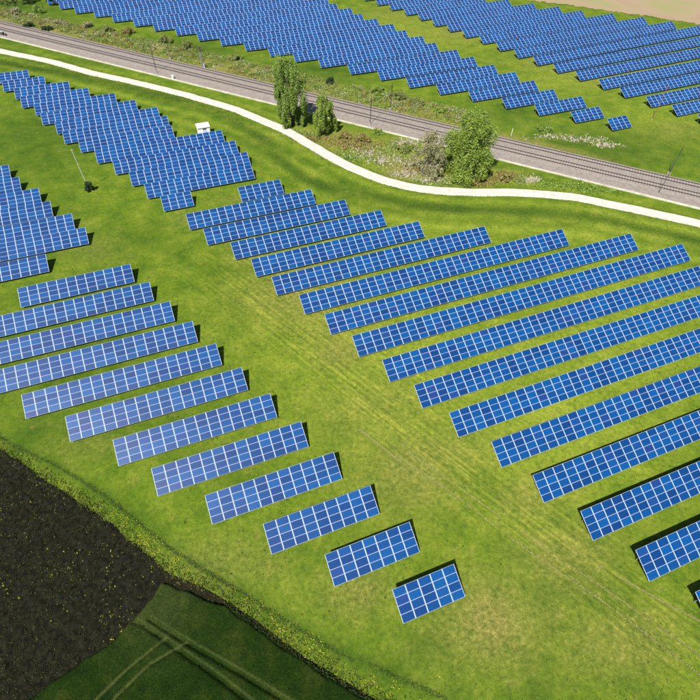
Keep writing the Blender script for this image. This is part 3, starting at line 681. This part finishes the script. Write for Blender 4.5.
# shrubs along the railway bank and by the path
shr = [(345, 137, 1.5, 2.0, mat_leafE, 'rust tinged low shrub right of the young bright tree'), (362, 141, 1.6, 2.6, mat_leafE, 'wide rust and olive shrub left of the middle path side mast'),
       (404, 150, 1.6, 3.0, mat_leafF, 'rounded yellow green shrub left of the budding tree'), (378, 133, 1.0, 1.8, mat_leafB, 'low bright green shrub under the middle path side mast'),
       (503, 178, 1.6, 3.0, mat_leafE, 'low rust coloured shrub right of the willow by the path'), (520, 181, 1.0, 2.0, mat_leafF, 'small olive shrub at the right end of the rust shrub'),
       (545, 131, 1.7, 2.4, mat_leafA, 'green bush on the far bank under the end of the solar block'), (480, 122, 2.0, 2.6, mat_leafB, 'bright bush on the far bank just right of the willow top'),
       (398, 98, 2.2, 3.2, mat_leafF, 'pale olive bush under the solar block by the middle scrub side mast'), (378, 93, 2.0, 2.6, mat_leafB, 'light green bush left of the pale olive bush'), (418, 104, 1.8, 3.0, mat_leafF, 'long olive bush on the bank above the budding tree'),
       (440, 112, 1.8, 2.6, mat_leafB, 'bright bush on the bank touching the willow'), (330, 83, 1.8, 2.0, mat_leafD, 'dark bush on the bank above the young bright tree'),
       (237, 60, 1.8, 2.4, mat_leafF, 'olive bush on the bank left of the tall poplar'), (186, 47, 2.4, 3.0, mat_leafF, 'large olive bush on the bank beside the grey signal mast'), (165, 42, 2.2, 3.2, mat_leafF, 'broad olive bush left of the large olive bush'),
       (128, 34, 2.0, 3.0, mat_leafE, 'brown green bush on the bank below the solar block'), (108, 31, 1.8, 2.6, mat_leafF, 'olive bush left of the brown green bush'), (88, 27, 2.0, 2.4, mat_leafC, 'grey brown bush on the bank at the upper left'),
       (60, 24, 2.0, 2.6, mat_leafC, 'pale brown bush below the corner of the solar block'), (40, 12, 3.0, 3.2, mat_leafA, 'green bush left of the corner of the far solar block'),
       (52, 4, 3.4, 3.2, mat_leafD, 'dark bush at the top touching the far solar block'), (30, 3, 4.2, 4.2, mat_leafD, 'tall dark bush at the top left'), (8, 4, 4.5, 4.4, mat_leafF, 'big olive bush in the top left corner'), (16, 14, 2.4, 3.0, mat_leafC, 'brown bush below the top left corner'),
       (30, 27, 1.6, 2.4, mat_leafD, 'low dark green bush beside the tracks at the upper left'), (48, 30, 1.4, 2.2, mat_leafD, 'low green bush right of the low dark one by the tracks')]
for k, (u, v, h, r, m_, lab) in enumerate(shr):
    tree('shrub', u, v, h*.75, r*.95, m_, lab, 'shrub', 100+k, 24, 110, .15, 'dome', .02, .07, group='shrubs along the railway')

# ---- uncountable ground growth
def tufts(name, pos, size, mat, n_bl=3, seed=1, flat=.55, z=0.02):
    rs = np.random.default_rng(seed); n = len(pos); P = np.repeat(np.array(pos), n_bl, 0); S = np.repeat(np.array(size), n_bl)
    m = len(P); an = rs.random(m)*2*math.pi; off_ = rs.normal(size=(m, 2))*S[:, None]*.35
    bx = P[:, 0]+off_[:, 0]; by = P[:, 1]+off_[:, 1]; ln = S*(.6+.8*rs.random(m)); wd_ = S*(.22+.3*rs.random(m))
    lean = flat*(rs.random(m)*1.2)
    dx, dy = np.cos(an), np.sin(an)
    zz = np.full(m, z) if P.shape[1] == 2 else P[:, 2]
    A = np.stack([bx-dy*wd_, by+dx*wd_, zz], -1); B = np.stack([bx+dy*wd_, by-dx*wd_, zz], -1)
    Cc = np.stack([bx+dx*ln*lean, by+dy*ln*lean, zz+ln*.8], -1)
    Vt = np.stack([A, B, Cc], 1).reshape(-1, 3); Ft = np.arange(len(Vt)).reshape(-1, 3)
    o = np_mesh(name, Vt, Ft, mat); tag(o, kind='stuff'); return o
mat_g1 = ramp_mat('grass_blades', [(0, (.06, .105, .012)), (.5, (.115, .16, .018)), (.85, (.17, .19, .03)), (1, (.27, .25, .10))], .85, .25)
mat_g2 = ramp_mat('long_dark_grass', [(0, (.022, .052, .010)), (.6, (.05, .095, .014)), (1, (.10, .14, .03))], .85, .25)
mat_g4 = ramp_mat('unmown_grass', [(0, (.028, .060, .010)), (.6, (.055, .10, .014)), (1, (.11, .15, .03))], .85, .25)
mat_g3 = ramp_mat('swath_grass', [(0, (.045, .085, .012)), (.6, (.085, .14, .016)), (1, (.15, .19, .03))], .85, .25)
mat_y = ramp_mat('yellow_flowers', [(0, (.42, .40, .02)), (.6, (.60, .55, .03)), (1, (.70, .68, .10))], .8, .2)
mat_w = ramp_mat('weeds', [(0, (.010, .017, .004)), (.5, (.022, .034, .006)), (.9, (.045, .062, .010)), (1, (.13, .15, .03))], .8, .2)
def scatter(n, x0, x1, y0, y1, dens=None):
    x = rng.uniform(x0, x1, n); y = rng.uniform(y0, y1, n)
    if dens is not None:
        k = rng.random(n) < dens(x, y); x, y = x[k], y[k]
    return np.stack([x, y], -1)
def outside_fields(x, y): return (~pip(x, y, soil_poly)) & (~pip(x, y, crop_poly))
p_ = scatter(60000, -60, 60, 2, 80, lambda x, y: outside_fields(x, y)*np.clip(fbm(x, y, 3, 71)*2.4-.65, 0, 1))
tufts('meadow_grass_tufts', p_, rng.uniform(.05, .16, len(p_)), mat_g1, 2, 3, .8)
dark_c = np.concatenate([scatter(2600, -30, 60, 3, 70, lambda x, y: outside_fields(x, y)*(fbm(x, y, 4, 77) > .66))])
tufts('dark_grass_tufts', dark_c, rng.uniform(.10, .22, len(dark_c)), mat_g3, 6, 4, .9)
def along(line, n, w, seed):
    rs = np.random.default_rng(seed); L_ = smooth_line(line, .5); i = rs.integers(0, len(L_)-1, n); f = rs.random(n)
    P = np.array(L_); q = P[i]*(1-f[:, None])+P[i+1]*f[:, None]; return q+rs.normal(size=(n, 2))*w
q_ = along(UNCUT, 6500, .17, 5); q_ = q_[fbm(q_[:, 0], q_[:, 1], 3.5, 15) > .28]
tufts('uncut_grass', q_, rng.uniform(.05, .15, len(q_)), mat_g4, 2, 6, .9)
q_ = along(SWATH, 9000, 1.5, 8); q_ = q_[fbm(q_[:, 0], q_[:, 1], 6, 16) > .30]
tufts('long_grass_swath', q_, rng.uniform(.08, .22, len(q_)), mat_g3, 2, 7, .9)
w_ = np.concatenate([along(l_, 2600, .05, 60+k_) for k_, l_ in enumerate(WHEELS)]); w_ = w_[fbm(w_[:, 0], w_[:, 1], 3, 19, 2) > .25]
mat_wt = ramp_mat('flattened_dry_grass', [(0, (.17, .19, .04)), (.6, (.22, .23, .06)), (1, (.32, .30, .12))], .9, .1)
tufts('flattened_grass_tracks', w_, rng.uniform(.05, .12, len(w_)), mat_wt, 2, 13, 1.4, .05)
q_ = []
PWs = px(*PATH)
for sgn, sd_ in ((-1.58, 71), (1.58, 72)): q_.append(along(off(PWs, sgn), 7000, .16, sd_))
q_ = np.concatenate(q_); tufts('path_edge_grass', q_, rng.uniform(.05, .16, len(q_)), mat_g1, 2, 14, .9, .04)
q_ = along(edge2[1:], 2600, .16, 73); q_ = q_[pip(q_[:, 0], q_[:, 1], [tuple(p) for p in crop_poly]) | (rng.random(len(q_)) < .3)]
tufts('crop_edge_leaves', q_, rng.uniform(.10, .3, len(q_)), ramp_mat('crop_leaves', [(0, (.008, .022, .002)), (.7, (.02, .045, .004)), (1, (.06, .08, .012))], .85, .2), 2, 15, .7, .25)
k = cv[rng.random(len(cv)) < .30]; k = k[k[:, 2] > .30]; k[:, 2] -= .03
tufts('crop_leaves', k, rng.uniform(.05, .14, len(k)), ramp_mat('crop_blades', [(0, (.005, .016, .002)), (.6, (.014, .034, .003)), (1, (.05, .075, .010))], .85, .2), 2, 16, .9)
# dandelions on the verge
vm = [tuple((np.array(a)*.52+np.array(b_)*.48)) for a, b_ in zip(VERGE, UNCUT)]
q_ = along(vm[3:9], 2600, .62, 9); q_ = q_[(fbm(q_[:, 0], q_[:, 1], 1.6, 18) > .50)]
tufts('dandelions', q_, rng.uniform(.03, .10, len(q_)), mat_y, 2, 8, 1.2, .14)
q_ = along(VERGE[:9], 5200, .75, 10)
q_ = q_[seg_dist(q_[:, 0], q_[:, 1], VERGE) < 1.4]
tufts('verge_grass', q_, rng.uniform(.10, .28, len(q_)), mat_g1, 3, 9, .6)
q_ = scatter(40, -20, 60, 4, 60, lambda x, y: outside_fields(x, y)); tufts('meadow_flowers', q_, rng.uniform(.08, .14, len(q_)), mat_y, 4, 10, 1.0, .1)
# weeds on the ploughed soil: patchy, thicker toward the outer rows
k = soilV[rng.random(len(soilV)) < .8]; nn_ = fbm(k[:, 0], k[:, 1], 7, 81); k = k[rng.random(len(k)) < np.clip((nn_-.34)*2.6, .12, .9)]
tufts('soil_weeds', k, rng.uniform(.05, .20, len(k)), mat_w, 3, 11, .9)
k = soilV[rng.random(len(soilV)) < .10]; nn_ = fbm(k[:, 0], k[:, 1], 5, 81); k = k[rng.random(len(k)) < np.clip((nn_-.46)*5, .02, .9)]
tufts('flowering_weeds', k, rng.uniform(.05, .15, len(k)), ramp_mat('weed_bloom', [(0, (.18, .20, .02)), (1, (.42, .42, .05))], .8, .2), 4, 12, 1.0)
# scrub beside the railway
def rail_scatter(n, sa, sb, oa, ob, nf, lo):
    s = rng.uniform(sa, sb, n); o_ = rng.uniform(oa, ob, n); P = RA[None, :]+RD[None, :]*s[:, None]+RN[None, :]*o_[:, None]
    return P[fbm(P[:, 0], P[:, 1], 6, nf) > lo]
for nm, mt, sd, lo, sz, n in (('olive_scrub', mat_leafF, 91, .50, (.12, .42), 9000), ('rust_scrub', mat_leafE, 92, .54, (.12, .4), 7000), ('pale_dry_scrub', mat_pale, 93, .60, (.12, .35), 6000), ('green_scrub', mat_leafA, 94, .50, (.12, .4), 8000)):
    q_ = rail_scatter(n, -110, 105, 12.8, 23.5, sd, lo); tufts(nm, q_, rng.uniform(*sz, len(q_)), mt, 4, sd, 1.2)
for nm, mt, sd, n in (('olive_thicket', mat_leafF, 301, 110), ('rust_thicket', mat_leafE, 302, 60), ('green_thicket', mat_leafA, 303, 90), ('grey_thicket', mat_leafC, 304, 60)):
    q_ = rail_scatter(n*2, -115, 105, 14, 22, sd, .5)[:n]; rs_ = np.random.default_rng(sd); rr_ = rs_.uniform(.4, 1.3, len(q_))
    Vq = leaves([(p[0], p[1], r_*.4) for p, r_ in zip(q_, rr_)], rr_, 130, .13, (1, 1, .7), rs_); Vq[:, 2] = np.maximum(Vq[:, 2], .03)
    tag(np_mesh(nm, Vq, np.arange(len(Vq)).reshape(-1, 4), mt), kind='stuff')
def blob_scatter(lst, n):
    out = []
    for u, v, ru, rv in lst:
        a = rng.normal(size=(n, 2))*.5; out += [gp(u+a_[0]*ru, v+a_[1]*rv)[:2] for a_ in a]
    q = np.array(out); o_ = (q-RA)@RN; return q[((o_ < -.3) | (o_ > 13)) & (seg_dist(q[:, 0], q[:, 1], px(*PATH)) > 1.8)]
q_ = blob_scatter([(365, 153, 22, 6), (385, 160, 20, 6), (412, 165, 14, 8), (405, 174, 20, 4), (430, 180, 20, 4), (530, 180, 10, 3), (405, 143, 12, 4)], 300)
q_ = np.concatenate([q_, blob_scatter([(560, 137, 30, 3), (585, 140, 25, 3), (605, 145, 14, 3)], 200)])
tufts('pale_dry_stalks', q_, rng.uniform(.12, .42, len(q_)), mat_pale, 3, 21, .9)
q_ = blob_scatter([(340, 143, 22, 8), (310, 138, 18, 5), (362, 145, 20, 5), (415, 168, 16, 8), (500, 178, 22, 5), (480, 184, 20, 3)], 420)
tufts('rust_undergrowth', q_, rng.uniform(.15, .5, len(q_)), mat_leafE, 3, 22, .9)
q_ = blob_scatter([(390, 150, 30, 8), (440, 183, 30, 4), (350, 158, 25, 5), (600, 190, 60, 5), (560, 185, 40, 4), (300, 135, 20, 5)], 350)
tufts('green_undergrowth', q_, rng.uniform(.15, .45, len(q_)), mat_leafA, 3, 23, .9)
print('objects', len(bpy.data.objects))
